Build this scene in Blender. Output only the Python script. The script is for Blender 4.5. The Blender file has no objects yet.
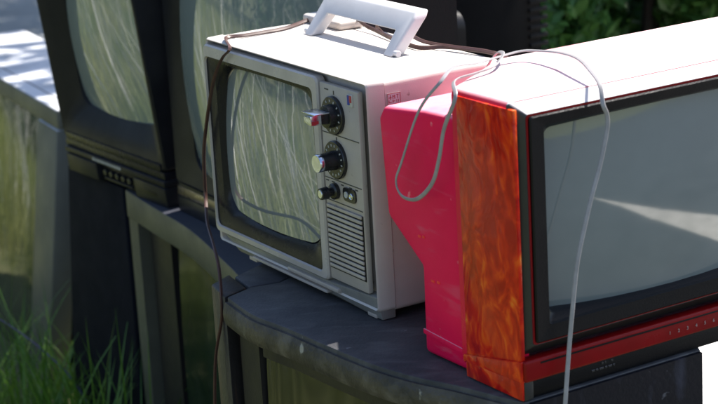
import bpy, bmesh, math, random
import numpy as np
from mathutils import Vector, Matrix
random.seed(7)
rng = np.random.default_rng(7)
S = bpy.context.scene
COL = S.collection
Z0 = 0.75                       # height of the front console's top above the ground
R = math.radians

# ------------------------------------------------------------------ materials
def nt(name):
    m = bpy.data.materials.new(name); m.use_nodes = True
    t = m.node_tree
    return m, t, t.nodes['Principled BSDF'], t.nodes['Material Output']

def mat(name, c1, c2=None, scale=12.0, rough=.5, rvar=.12, bump=0.0, bscale=120.0, ior=1.46, coat=0.0,
        metallic=0.0, dust=None, dust_amt=.6, stretch=(1, 1, 1), scratch=None, detail=6.0, streak=None, sheen=0.0, speck=None, dust_r=(.55, .97)):
    m, t, b, o = nt(name)
    N = t.nodes; L = t.links
    tc = N.new('ShaderNodeTexCoord'); mp = N.new('ShaderNodeMapping')
    mp.inputs['Scale'].default_value = stretch
    L.new(tc.outputs['Object'], mp.inputs['Vector'])
    no = N.new('ShaderNodeTexNoise'); no.inputs['Scale'].default_value = scale; no.inputs['Detail'].default_value = detail
    no.inputs['Roughness'].default_value = .62
    L.new(mp.outputs[0], no.inputs['Vector'])
    rp = N.new('ShaderNodeValToRGB')
    rp.color_ramp.elements[0].position = .36; rp.color_ramp.elements[1].position = .66
    c2 = c2 or tuple(x * .8 for x in c1)
    rp.color_ramp.elements[0].color = (*c2, 1); rp.color_ramp.elements[1].color = (*c1, 1)
    L.new(no.outputs['Fac'], rp.inputs['Fac'])
    col = rp.outputs['Color']
    rr = N.new('ShaderNodeMapRange'); rr.inputs[3].default_value = min(1, rough + rvar); rr.inputs[4].default_value = max(.02, rough - rvar)
    rr.inputs[1].default_value = .3; rr.inputs[2].default_value = .7
    L.new(no.outputs['Fac'], rr.inputs[0])
    ro = rr.outputs[0]
    if streak:                      # long wiped or scratched marks: (colour, direction stretch, amount)
        sc, sst, amt, lo, hi = streak
        mp2 = N.new('ShaderNodeMapping'); mp2.inputs['Scale'].default_value = sst
        mp2.inputs['Rotation'].default_value = (0, 0, .5)
        L.new(tc.outputs['Object'], mp2.inputs['Vector'])
        n2 = N.new('ShaderNodeTexNoise'); n2.inputs['Scale'].default_value = 6; n2.inputs['Detail'].default_value = 8
        n2.inputs['Distortion'].default_value = .6
        L.new(mp2.outputs[0], n2.inputs['Vector'])
        ms = N.new('ShaderNodeMapRange'); ms.inputs[1].default_value = lo; ms.inputs[2].default_value = hi; ms.inputs[4].default_value = amt
        L.new(n2.outputs['Fac'], ms.inputs[0])
        mx = N.new('ShaderNodeMixRGB'); mx.inputs['Color2'].default_value = (*sc, 1)
        L.new(ms.outputs[0], mx.inputs['Fac']); L.new(col, mx.inputs['Color1']); col = mx.outputs[0]
    if speck:                       # small specks of dirt
        sc, ss, th = speck
        n3 = N.new('ShaderNodeTexNoise'); n3.inputs['Scale'].default_value = ss; n3.inputs['Detail'].default_value = 3
        L.new(tc.outputs['Object'], n3.inputs['Vector'])
        m3 = N.new('ShaderNodeMapRange'); m3.inputs[1].default_value = th; m3.inputs[2].default_value = th + .06; m3.inputs[4].default_value = .8
        L.new(n3.outputs['Fac'], m3.inputs[0])
        mx = N.new('ShaderNodeMixRGB'); mx.inputs['Color2'].default_value = (*sc, 1)
        L.new(m3.outputs[0], mx.inputs['Fac']); L.new(col, mx.inputs['Color1']); col = mx.outputs[0]
    if dust:                        # settled dust, or a painted tone, on faces that look up
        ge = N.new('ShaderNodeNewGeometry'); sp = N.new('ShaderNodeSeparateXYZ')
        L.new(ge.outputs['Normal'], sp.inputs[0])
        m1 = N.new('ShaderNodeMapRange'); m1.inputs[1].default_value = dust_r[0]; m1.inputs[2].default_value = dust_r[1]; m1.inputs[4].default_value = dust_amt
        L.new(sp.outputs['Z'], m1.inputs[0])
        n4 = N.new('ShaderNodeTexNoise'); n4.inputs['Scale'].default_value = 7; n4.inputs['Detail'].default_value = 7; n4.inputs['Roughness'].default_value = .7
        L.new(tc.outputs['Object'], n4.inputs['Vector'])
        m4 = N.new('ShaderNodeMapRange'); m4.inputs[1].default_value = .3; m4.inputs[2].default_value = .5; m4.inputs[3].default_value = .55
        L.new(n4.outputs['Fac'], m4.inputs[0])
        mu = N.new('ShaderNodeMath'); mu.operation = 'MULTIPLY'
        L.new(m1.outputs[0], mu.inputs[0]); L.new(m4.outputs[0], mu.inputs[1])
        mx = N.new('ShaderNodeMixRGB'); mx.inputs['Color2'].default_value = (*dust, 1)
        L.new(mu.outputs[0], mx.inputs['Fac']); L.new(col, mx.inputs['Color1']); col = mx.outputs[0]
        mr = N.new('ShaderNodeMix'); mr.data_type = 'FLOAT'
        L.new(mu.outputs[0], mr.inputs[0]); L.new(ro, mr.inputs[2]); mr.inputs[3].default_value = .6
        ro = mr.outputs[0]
    L.new(col, b.inputs['Base Color']); L.new(ro, b.inputs['Roughness'])
    b.inputs['IOR'].default_value = ior; b.inputs['Metallic'].default_value = metallic
    b.inputs['Coat Weight'].default_value = coat; b.inputs['Coat Roughness'].default_value = .04
    if bump:
        nb = N.new('ShaderNodeTexNoise'); nb.inputs['Scale'].default_value = bscale; nb.inputs['Detail'].default_value = 4
        L.new(mp.outputs[0], nb.inputs['Vector'])
        bp = N.new('ShaderNodeBump'); bp.inputs['Strength'].default_value = bump; bp.inputs['Distance'].default_value = .002
        L.new(nb.outputs['Fac'], bp.inputs['Height']); L.new(bp.outputs[0], b.inputs['Normal'])
    return m

def glass_mat(name, c, ior=1.9, rough=.03, haze=.1, hz=(.4, .42, .38), bump=.0, bsc=3):
    """Picture-tube glass: a grey phosphor behind a glossy pane, with wiped dust on it."""
    m = mat(name, c, tuple(x * .85 for x in c), scale=3, rough=rough, rvar=.02, ior=ior,
            streak=(hz, (1.2, 1.2, .35), haze, .45, .75))
    if bump:
        t = m.node_tree; N = t.nodes; b = N['Principled BSDF']
        tc = N.new('ShaderNodeTexCoord'); n = N.new('ShaderNodeTexNoise'); n.inputs['Scale'].default_value = bsc; n.inputs['Detail'].default_value = 2
        t.links.new(tc.outputs['Object'], n.inputs['Vector'])
        bp = N.new('ShaderNodeBump'); bp.inputs['Strength'].default_value = bump; bp.inputs['Distance'].default_value = .01
        t.links.new(n.outputs['Fac'], bp.inputs['Height']); t.links.new(bp.outputs[0], b.inputs['Normal'])
    return m

def leaf_mat(name, c1, c2, scale=6, rough=.45, trans=.35, tcol=None):
    m, t, b, o = nt(name); N = t.nodes; L = t.links
    tc = N.new('ShaderNodeTexCoord'); no = N.new('ShaderNodeTexNoise'); no.inputs['Scale'].default_value = scale; no.inputs['Detail'].default_value = 5
    L.new(tc.outputs['Object'], no.inputs['Vector'])
    rp = N.new('ShaderNodeValToRGB'); rp.color_ramp.elements[0].position = .35; rp.color_ramp.elements[1].position = .65
    rp.color_ramp.elements[0].color = (*c1, 1); rp.color_ramp.elements[1].color = (*c2, 1)
    L.new(no.outputs['Fac'], rp.inputs['Fac']); L.new(rp.outputs[0], b.inputs['Base Color'])
    b.inputs['Roughness'].default_value = rough
    tr = N.new('ShaderNodeBsdfTranslucent'); L.new(rp.outputs[0], tr.inputs['Color'])
    mx = N.new('ShaderNodeMixShader'); mx.inputs[0].default_value = trans
    L.new(b.outputs[0], mx.inputs[1]); L.new(tr.outputs[0], mx.inputs[2]); L.new(mx.outputs[0], o.inputs['Surface'])
    return m

M = {}
M['white'] = mat('warm_white_plastic', (.56, .495, .455), (.49, .43, .392), 9, .42, .08, .12, 900, dust=(.62, .60, .57), dust_amt=.5, speck=((.22, .18, .14), 60, .70))
M['white_hi'] = mat('pale_plastic', (.60, .58, .58), (.53, .51, .51), 12, .38, .06, .1, 900)
M['silver'] = mat('silver_grey_plastic', (.44, .385, .345), (.375, .325, .288), 16, .4, .08, .15, 700, speck=((.15, .12, .10), 90, .70))
M['silver_edge'] = mat('bright_bezel_plastic', (.455, .405, .373), (.395, .35, .322), 20, .3, .06)
M['olive_plinth'] = mat('grey_plinth_plastic', (.25, .24, .225), (.19, .18, .165), 14, .4, .08, .15, 500)
M['mask'] = mat('black_mask_plastic', (.011, .011, .017), (.008, .008, .012), 30, .28, .06, ior=1.30)
M['black'] = mat('black_plastic', (.007, .0066, .008), (.005, .0046, .006), 25, .34, .08, .15, 500, ior=1.28)
M['black_soft'] = mat('dusty_black_plastic', (.020, .019, .020), (.013, .012, .013), 14, .42, .1, .2, 300, dust=(.07, .065, .065), dust_amt=.4)
M['olive_black'] = mat('dark_olive_plastic', (.017, .017, .021), (.011, .011, .014), 14, .36, .08, .1, 300, ior=1.27, dust=(.05, .05, .06), dust_amt=.4)
M['knob'] = mat('knob_plastic', (.018, .018, .02), None, 40, .25, .06)
M['chrome'] = mat('chrome', (.72, .76, .86), (.6, .64, .74), 60, .2, .06, metallic=1)
M['ink'] = mat('pale_print', (.5, .49, .46), None, 30, .5)
M['ink_faint'] = mat('faded_pale_print', (.42, .27, .25), None, 30, .5)
M['ink_dark'] = mat('dark_print', (.06, .055, .05), None, 30, .5)
M['red_ink'] = mat('red_print', (.45, .03, .04), None, 30, .4)
M['blue_ink'] = mat('blue_print', (.03, .05, .30), None, 30, .4)
M['red_gloss'] = mat('red_lacquer_painted_reflections', (.36, .010, .006), (.28, .006, .005), 10, .10, .03, ior=1.35)
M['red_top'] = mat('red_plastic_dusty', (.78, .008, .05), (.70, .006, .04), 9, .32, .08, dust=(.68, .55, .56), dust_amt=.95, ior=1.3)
M['red_sun_spot'] = mat('painted_red_sun_spot', (.95, .06, .05), (.9, .05, .04), 20, .4, ior=1.3)
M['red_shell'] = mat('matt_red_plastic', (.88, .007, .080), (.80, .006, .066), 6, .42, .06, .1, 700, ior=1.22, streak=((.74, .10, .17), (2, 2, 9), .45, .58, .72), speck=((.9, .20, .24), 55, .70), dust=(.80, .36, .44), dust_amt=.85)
M['red_bar'] = mat('red_trim', (.24, .003, .005), (.19, .002, .003), 18, .32, .06, ior=1.28)
M['grey_trim'] = mat('charcoal_trim', (.026, .027, .027), (.019, .020, .020), 30, .4, .08, dust=(.62, .57, .59), dust_amt=.95, dust_r=(.35, .68))  # upward chamfer whitened for the sunlight it catches
M['cord_grey'] = mat('grey_flex', (.33, .31, .32), (.26, .245, .25), 60, .4, .08)
M['cord_brown'] = mat('brown_flex', (.085, .040, .032), (.060, .028, .024), 60, .4, .08)
M['glass_white'] = glass_mat('picture_tube_glass', (.195, .215, .225), 2.35, .025, .35, (.32, .34, .31), .02, 10)
M['glass_red'] = glass_mat('grey_green_tube_glass', (.185, .215, .212), 2.1, .055, .10, (.24, .27, .265))
M['glass_back'] = glass_mat('dusty_tube_glass', (.21, .245, .24), 2.25, .035, .4, (.32, .33, .31), .02, 10)
M['glass_dark'] = glass_mat('dark_projection_screen', (.009, .013, .011), 1.46, .09, .35, (.05, .055, .05), .006, 8)
M['glass_left'] = glass_mat('lenticular_screen', (.05, .065, .04), 2.4, .06, .3, (.16, .18, .12), .05, 16)
M['con_top'] = mat('dusty_charcoal_top', (.058, .057, .062), (.028, .028, .033), 9, .58, .1, .35, 260, detail=10, streak=((.17, .165, .165), (3, 9, 1), .38, .50, .80), speck=((.3, .3, .3), 45, .72))
M['con_side'] = mat('scuffed_navy_black_side', (.007, .0075, .013), (.004, .0042, .008), 9, .45, .12, .2, 160, ior=1.3, streak=((.06, .065, .10), (4, 4, 1.5), .5, .60, .74), speck=((.12, .12, .14), 60, .73))
M['con_edge'] = mat('worn_charcoal_edge', (.078, .066, .054), (.028, .025, .023), 16, .5, .12, .8, 160, streak=((.20, .18, .155), (5, 5, 3), .5, .52, .76), speck=((.34, .32, .28), 55, .66))
M['con_body'] = mat('black_cabinet', (.012, .011, .013), (.008, .007, .009), 8, .5, .1, .2, 200)
M['con_post'] = mat('rusty_dark_post', (.036, .031, .030), (.020, .018, .019), 8, .5, .12, .5, 150, streak=((.16, .085, .05), (5, 5, .6), .7, .55, .75))
M['mid_trim'] = mat('grey_olive_trim', (.10, .10, .080), (.072, .072, .058), 8, .42, .1, .2, 220, dust=(.030, .033, .050), dust_amt=.92)  # dust here is the navy of the shaded top, painted on upward faces
M['navy_cloth'] = mat('shade_navy_cloth', (.0065, .0075, .0145), (.004, .005, .010), 20, .7, .05, .6, 1400, ior=1.2)
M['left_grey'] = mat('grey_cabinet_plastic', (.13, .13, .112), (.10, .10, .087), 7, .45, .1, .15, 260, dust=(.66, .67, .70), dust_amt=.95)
M['asphalt'] = mat('grey_paving', (.36, .365, .36), (.25, .26, .255), 3, .8, .1, .5, 40)
M['asphalt_dark'] = mat('dark_asphalt', (.040, .042, .044), (.026, .027, .029), 3, .85, .1, .5, 60)
M['concrete'] = mat('pale_concrete', (.74, .70, .62), (.55, .52, .45), 5, .8, .1, .5, 60)
M['soil'] = mat('bare_soil_and_straw', (.13, .125, .055), (.06, .075, .025), 2.4, .9, .05, .8, 30)
M['table_white'] = mat('white_table_paint', (.80, .79, .77), (.72, .71, .69), 6, .5, .1)
M['wire'] = mat('violet_blue_wire', (.07, .06, .16), (.05, .045, .12), 30, .4)
M['bark'] = mat('bark', (.05, .040, .028), (.025, .02, .016), 14, .85, .08, 1, 40)
M['meadow'] = leaf_mat('meadow_grass', (.15, .225, .040), (.40, .40, .145), 1.3, .5, .35)
M['lush'] = leaf_mat('green_grass', (.045, .13, .014), (.13, .26, .032), 5, .4, .35)
M['straw'] = leaf_mat('dry_straw', (.88, .86, .80), (.92, .91, .88), 4, .6, .15)
M['leaf'] = leaf_mat('shrub_leaf', (.05, .14, .03), (.12, .26, .055), 3, .4, .3)
M['leaf2'] = leaf_mat('tree_leaf', (.025, .060, .015), (.05, .10, .022), 2, .45, .3)

# side panel of the red set: grass reflections painted as orange swirls in slightly rippled lacquer
def paint_reflections(m):
    t = m.node_tree; N = t.nodes; L = t.links; b = N['Principled BSDF']
    tc = N.new('ShaderNodeTexCoord'); mp = N.new('ShaderNodeMapping'); mp.inputs['Scale'].default_value = (1, 1.5, .8); mp.inputs['Rotation'].default_value = (.45, 0, 0)
    L.new(tc.outputs['Object'], mp.inputs['Vector'])
    w = N.new('ShaderNodeTexNoise'); w.inputs['Scale'].default_value = 13; w.inputs['Detail'].default_value = 2
    L.new(mp.outputs[0], w.inputs['Vector'])
    va = N.new('ShaderNodeVectorMath'); va.operation = 'MULTIPLY_ADD'; va.inputs[1].default_value = (.10, .10, .10)
    L.new(w.outputs['Color'], va.inputs[0]); L.new(mp.outputs[0], va.inputs[2])
    n = N.new('ShaderNodeTexNoise'); n.inputs['Scale'].default_value = 50; n.inputs['Detail'].default_value = 2.5; n.inputs['Roughness'].default_value = .5
    L.new(va.outputs[0], n.inputs['Vector'])
    rp = N.new('ShaderNodeValToRGB'); E = rp.color_ramp.elements
    E[0].position = .35; E[0].color = (.42, .007, .004, 1); E[1].position = .86; E[1].color = (.85, .26, .03, 1)
    e = E.new(.51); e.color = (.62, .020, .005, 1); e = E.new(.61); e.color = (.74, .055, .006, 1); e = E.new(.71); e.color = (.84, .12, .010, 1)
    g = N.new('ShaderNodeTexNoise'); g.inputs['Scale'].default_value = 7; g.inputs['Detail'].default_value = 1
    L.new(tc.outputs['Object'], g.inputs['Vector'])
    ad = N.new('ShaderNodeMath'); ad.operation = 'MULTIPLY_ADD'; ad.inputs[1].default_value = .5; ad.inputs[2].default_value = -.25
    L.new(g.outputs['Fac'], ad.inputs[0])
    a2 = N.new('ShaderNodeMath'); L.new(n.outputs['Fac'], a2.inputs[0]); L.new(ad.outputs[0], a2.inputs[1])
    L.new(a2.outputs[0], rp.inputs['Fac']); L.new(rp.outputs[0], b.inputs['Base Color'])
    bp = N.new('ShaderNodeBump'); bp.inputs['Strength'].default_value = .10; bp.inputs['Distance'].default_value = .01
    L.new(n.outputs['Fac'], bp.inputs['Height']); L.new(bp.outputs[0], b.inputs['Normal'])
paint_reflections(M['red_gloss'])

# ------------------------------------------------------------------ mesh helpers
def link(o, parent=None):
    COL.objects.link(o)
    if parent: o.parent = parent
    return o

def obj(name, bm, m, parent=None, angle=38, smooth=True):
    bmesh.ops.recalc_face_normals(bm, faces=bm.faces[:]) if len(bm.faces) else None
    if smooth:
        for f in bm.faces: f.smooth = True
        for e in bm.edges:
            if len(e.link_faces) == 2 and e.calc_face_angle(0) > R(angle): e.smooth = False
    me = bpy.data.meshes.new(name); bm.to_mesh(me); bm.free()
    for x in (m if isinstance(m, (list, tuple)) else [m]): me.materials.append(x)
    return link(bpy.data.objects.new(name, me), parent)

def thing(name, label, cat, loc, rz=0, group=None):
    o = bpy.data.objects.new(name, None); o.empty_display_size = .05
    o.location = loc; o.rotation_euler = (0, 0, rz); link(o)
    tag(o, label, cat, group); return o

def tag(o, label=None, cat=None, group=None, kind=None):
    if label: o['label'] = label
    if cat: o['category'] = cat
    if group: o['group'] = group
    if kind: o['kind'] = kind
    return o

def B(): return bmesh.new()

def merge(bm, b2):
    me = bpy.data.meshes.new('t'); b2.to_mesh(me); b2.free(); bm.from_mesh(me); bpy.data.meshes.remove(me); return bm

def bevel(bm, w, seg=2, ang=30):
    es = [e for e in bm.edges if len(e.link_faces) == 2 and e.calc_face_angle(0) > R(ang)]
    if w and es: bmesh.ops.bevel(bm, geom=es, offset=w, segments=seg, affect='EDGES', profile=.5, clamp_overlap=True)
    return bm

def box(bm, x0, x1, y0, y1, z0, z1, bv=0, seg=2):
    b = B(); bmesh.ops.create_cube(b, size=1)
    for v in b.verts: v.co = Vector((x0 + (v.co.x + .5) * (x1 - x0), y0 + (v.co.y + .5) * (y1 - y0), z0 + (v.co.z + .5) * (z1 - z0)))
    bevel(b, bv, seg); return merge(bm, b)

def prism(bm, loopA, loopB, bv=0, seg=2):
    """Solid between two matching 3-D loops."""
    b = B(); A = [b.verts.new(p) for p in loopA]; C = [b.verts.new(p) for p in loopB]
    n = len(A); b.faces.new(A); b.faces.new(C[::-1])
    for i in range(n): b.faces.new((A[i], A[(i + 1) % n], C[(i + 1) % n], C[i]))
    bmesh.ops.recalc_face_normals(b, faces=b.faces[:])
    bevel(b, bv, seg); return merge(bm, b)

def loft(bm, loops, cap0=False, cap1=False):
    b = B(); V = [[b.verts.new(p) for p in l] for l in loops]; n = len(V[0])
    for a, c in zip(V, V[1:]):
        for i in range(n): b.faces.new((a[i], a[(i + 1) % n], c[(i + 1) % n], c[i]))
    if cap0: b.faces.new(V[0][::-1])
    if cap1: b.faces.new(V[-1])
    return merge(bm, b)

def rr(x0, x1, z0, z1, r, y, n=6, bow=0.0):
    """Rounded rectangle in the x-z plane at depth y; bow swells the sides like a tube face."""
    pts = []
    for cx, cz, a0 in ((x1 - r, z1 - r, 0), (x0 + r, z1 - r, 90), (x0 + r, z0 + r, 180), (x1 - r, z0 + r, 270)):
        for k in range(n + 1):
            a = R(a0 + 90 * k / n); pts.append([cx + r * math.cos(a), cz + r * math.sin(a)])
    # points along the straight sides
    out = []
    for i, p in enumerate(pts):
        out.append(p)
        if i % (n + 1) == n:
            q = pts[(i + 1) % len(pts)]
            for k in range(1, 8): out.append([p[0] + (q[0] - p[0]) * k / 8, p[1] + (q[1] - p[1]) * k / 8])
    mx, mz, hx, hz = (x0 + x1) / 2, (z0 + z1) / 2, (x1 - x0) / 2, (z1 - z0) / 2
    res = []
    for x, z in out:
        s, t = (x - mx) / hx, (z - mz) / hz
        res.append((x + bow * s * (1 - t * t), y, z + bow * t * (1 - s * s)))
    return res

def tube_face(bm, x0, x1, z0, z1, r, y, radius, bow=.0, n=16):
    """Bulging picture-tube face built of shrinking rounded loops, a sphere cap in depth."""
    mx, mz = (x0 + x1) / 2, (z0 + z1) / 2
    base = rr(x0, x1, z0, z1, r, y, 6, bow)
    rim = max((p[0] - mx) ** 2 + (p[2] - mz) ** 2 for p in base)
    loops = []
    for k in range(n, 0, -1):
        f = k / n; l = []
        for p in base:
            dx, dz = (p[0] - mx) * f, (p[2] - mz) * f
            d2 = dx * dx + dz * dz
            l.append((mx + dx, y + d2 / (2 * radius) - rim / (2 * radius) , mz + dz))
        loops.append(l)
    loops.append([(mx + (p[0] - mx) * .002, y - rim / (2 * radius), mz + (p[2] - mz) * .002) for p in base])
    return loft(bm, loops, cap1=True)

def cyl(bm, c, axis, prof, n=28, cap=True):
    """Turned solid: prof = [(distance along axis, radius), ...]."""
    ax = Vector(axis).normalized(); up = Vector((0, 0, 1)) if abs(ax.z) < .9 else Vector((1, 0, 0))
    u = ax.cross(up).normalized(); v = ax.cross(u)
    loops = [[Vector(c) + ax * d + (u * math.cos(6.28318 * k / n) + v * math.sin(6.28318 * k / n)) * r for k in range(n)] for d, r in prof]
    return loft(bm, loops, cap, cap)

def spline(pts, sub=8):
    P = [Vector(p) for p in pts]; P = [P[0] * 2 - P[1]] + P + [P[-1] * 2 - P[-2]]
    out = []
    for i in range(1, len(P) - 2):
        a, b, c, d = P[i - 1:i + 3]
        for k in range(sub):
            t = k / sub
            out.append(.5 * ((2 * b) + (c - a) * t + (2 * a - 5 * b + 4 * c - d) * t * t + (3 * b - a - 3 * c + d) * t ** 3))
    out.append(P[-2]); return out

def tube(bm, pts, r, n=8, radii=None, twin=False):
    P = [Vector(p) for p in pts]; loops = []; prev = None
    for i, p in enumerate(P):
        t = (P[min(i + 1, len(P) - 1)] - P[max(i - 1, 0)]).normalized()
        if prev is None: prev = t.orthogonal().normalized()
        prev = (prev - t * prev.dot(t)).normalized(); w = t.cross(prev)
        rad = radii[i] if radii else r
        l = []
        for k in range(n):
            a = 6.28318 * k / n
            if twin:     # figure-eight section of a two-core flex
                rr_ = rad * (.62 + .55 * abs(math.cos(a)) ** 1.4); l.append(p + prev * math.cos(a) * rr_ * 1.5 + w * math.sin(a) * rr_)
            else: l.append(p + (prev * math.cos(a) + w * math.sin(a)) * rad)
        loops.append(l)
    return loft(bm, loops, True, True)

def frame_xz(bm, outer, inner_list):
    return loft(bm, [outer] + inner_list)

def text_mesh(name, body, size, m, parent, loc, rot, depth=.0003):
    c = bpy.data.curves.new('t', 'FONT'); c.body = body; c.size = size; c.extrude = depth; c.align_x = 'CENTER'; c.align_y = 'CENTER'
    o = bpy.data.objects.new('t', c); COL.objects.link(o)
    dg = bpy.context.evaluated_depsgraph_get(); me = bpy.data.meshes.new_from_object(o.evaluated_get(dg))
    bpy.data.objects.remove(o); bpy.data.curves.remove(c)
    me.name = name; me.materials.clear(); me.materials.append(m)
    n = bpy.data.objects.new(name, me); n.location = loc; n.rotation_euler = rot; link(n, parent); return n

# ------------------------------------------------------------------ 2-D outline helpers (plan view)
def resample(path, n):
    P = [Vector((*p, 0)) for p in path]; L = [0]
    for a, b in zip(P, P[1:]): L.append(L[-1] + (b - a).length)
    out = []
    for k in range(n):
        d = L[-1] * k / (n - 1); i = max(j for j in range(len(L)) if L[j] <= d + 1e-9); i = min(i, len(P) - 2)
        t = (d - L[i]) / (L[i + 1] - L[i]); q = P[i].lerp(P[i + 1], t); out.append((q.x, q.y))
    return out

def smooth2(path, sub=6):
    return [(p.x, p.y) for p in spline([(x, y, 0) for x, y in path], sub)]

def inset(path, d):
    """Moves an open path to its left by d (left = away from the viewer for a path drawn left to right)."""
    out = []
    for i, p in enumerate(path):
        a = path[max(0, i - 1)]; b = path[min(len(path) - 1, i + 1)]
        tx, ty = b[0] - a[0], b[1] - a[1]; l = math.hypot(tx, ty) or 1
        out.append((p[0] - ty / l * d, p[1] + tx / l * d))
    return out

def slab(bm, poly, z0, z1, bv=.003):
    return prism(bm, [(x, y, z0) for x, y in poly], [(x, y, z1) for x, y in poly], bv)

def strip(bm, path, z0, z1, th, bulge=0):
    """Curved panel standing on a plan path, with thickness."""
    back = inset(path, th)
    rows = 8
    b = B(); F = []; 
    for j in range(rows + 1):
        t = j / rows; off = -bulge * (1 - (2 * t - 1) ** 2)
        F.append([b.verts.new((x, y, z0 + (z1 - z0) * t)) for x, y in inset(path, off)])
    K0 = [b.verts.new((x, y, z0)) for x, y in back]; K1 = [b.verts.new((x, y, z1)) for x, y in back]
    n = len(path)
    for a, c in zip(F, F[1:]):
        for i in range(n - 1): b.faces.new((a[i], a[i + 1], c[i + 1], c[i]))
    for i in range(n - 1):
        b.faces.new((F[-1][i], F[-1][i + 1], K1[i + 1], K1[i])); b.faces.new((K1[i], K1[i + 1], K0[i + 1], K0[i])); b.faces.new((K0[i], K0[i + 1], F[0][i + 1], F[0][i]))
    b.faces.new([f[0] for f in F] + [K1[0], K0[0]]); b.faces.new([f[-1] for f in F][::-1] + [K0[-1], K1[-1]])
    return merge(bm, b)

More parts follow.
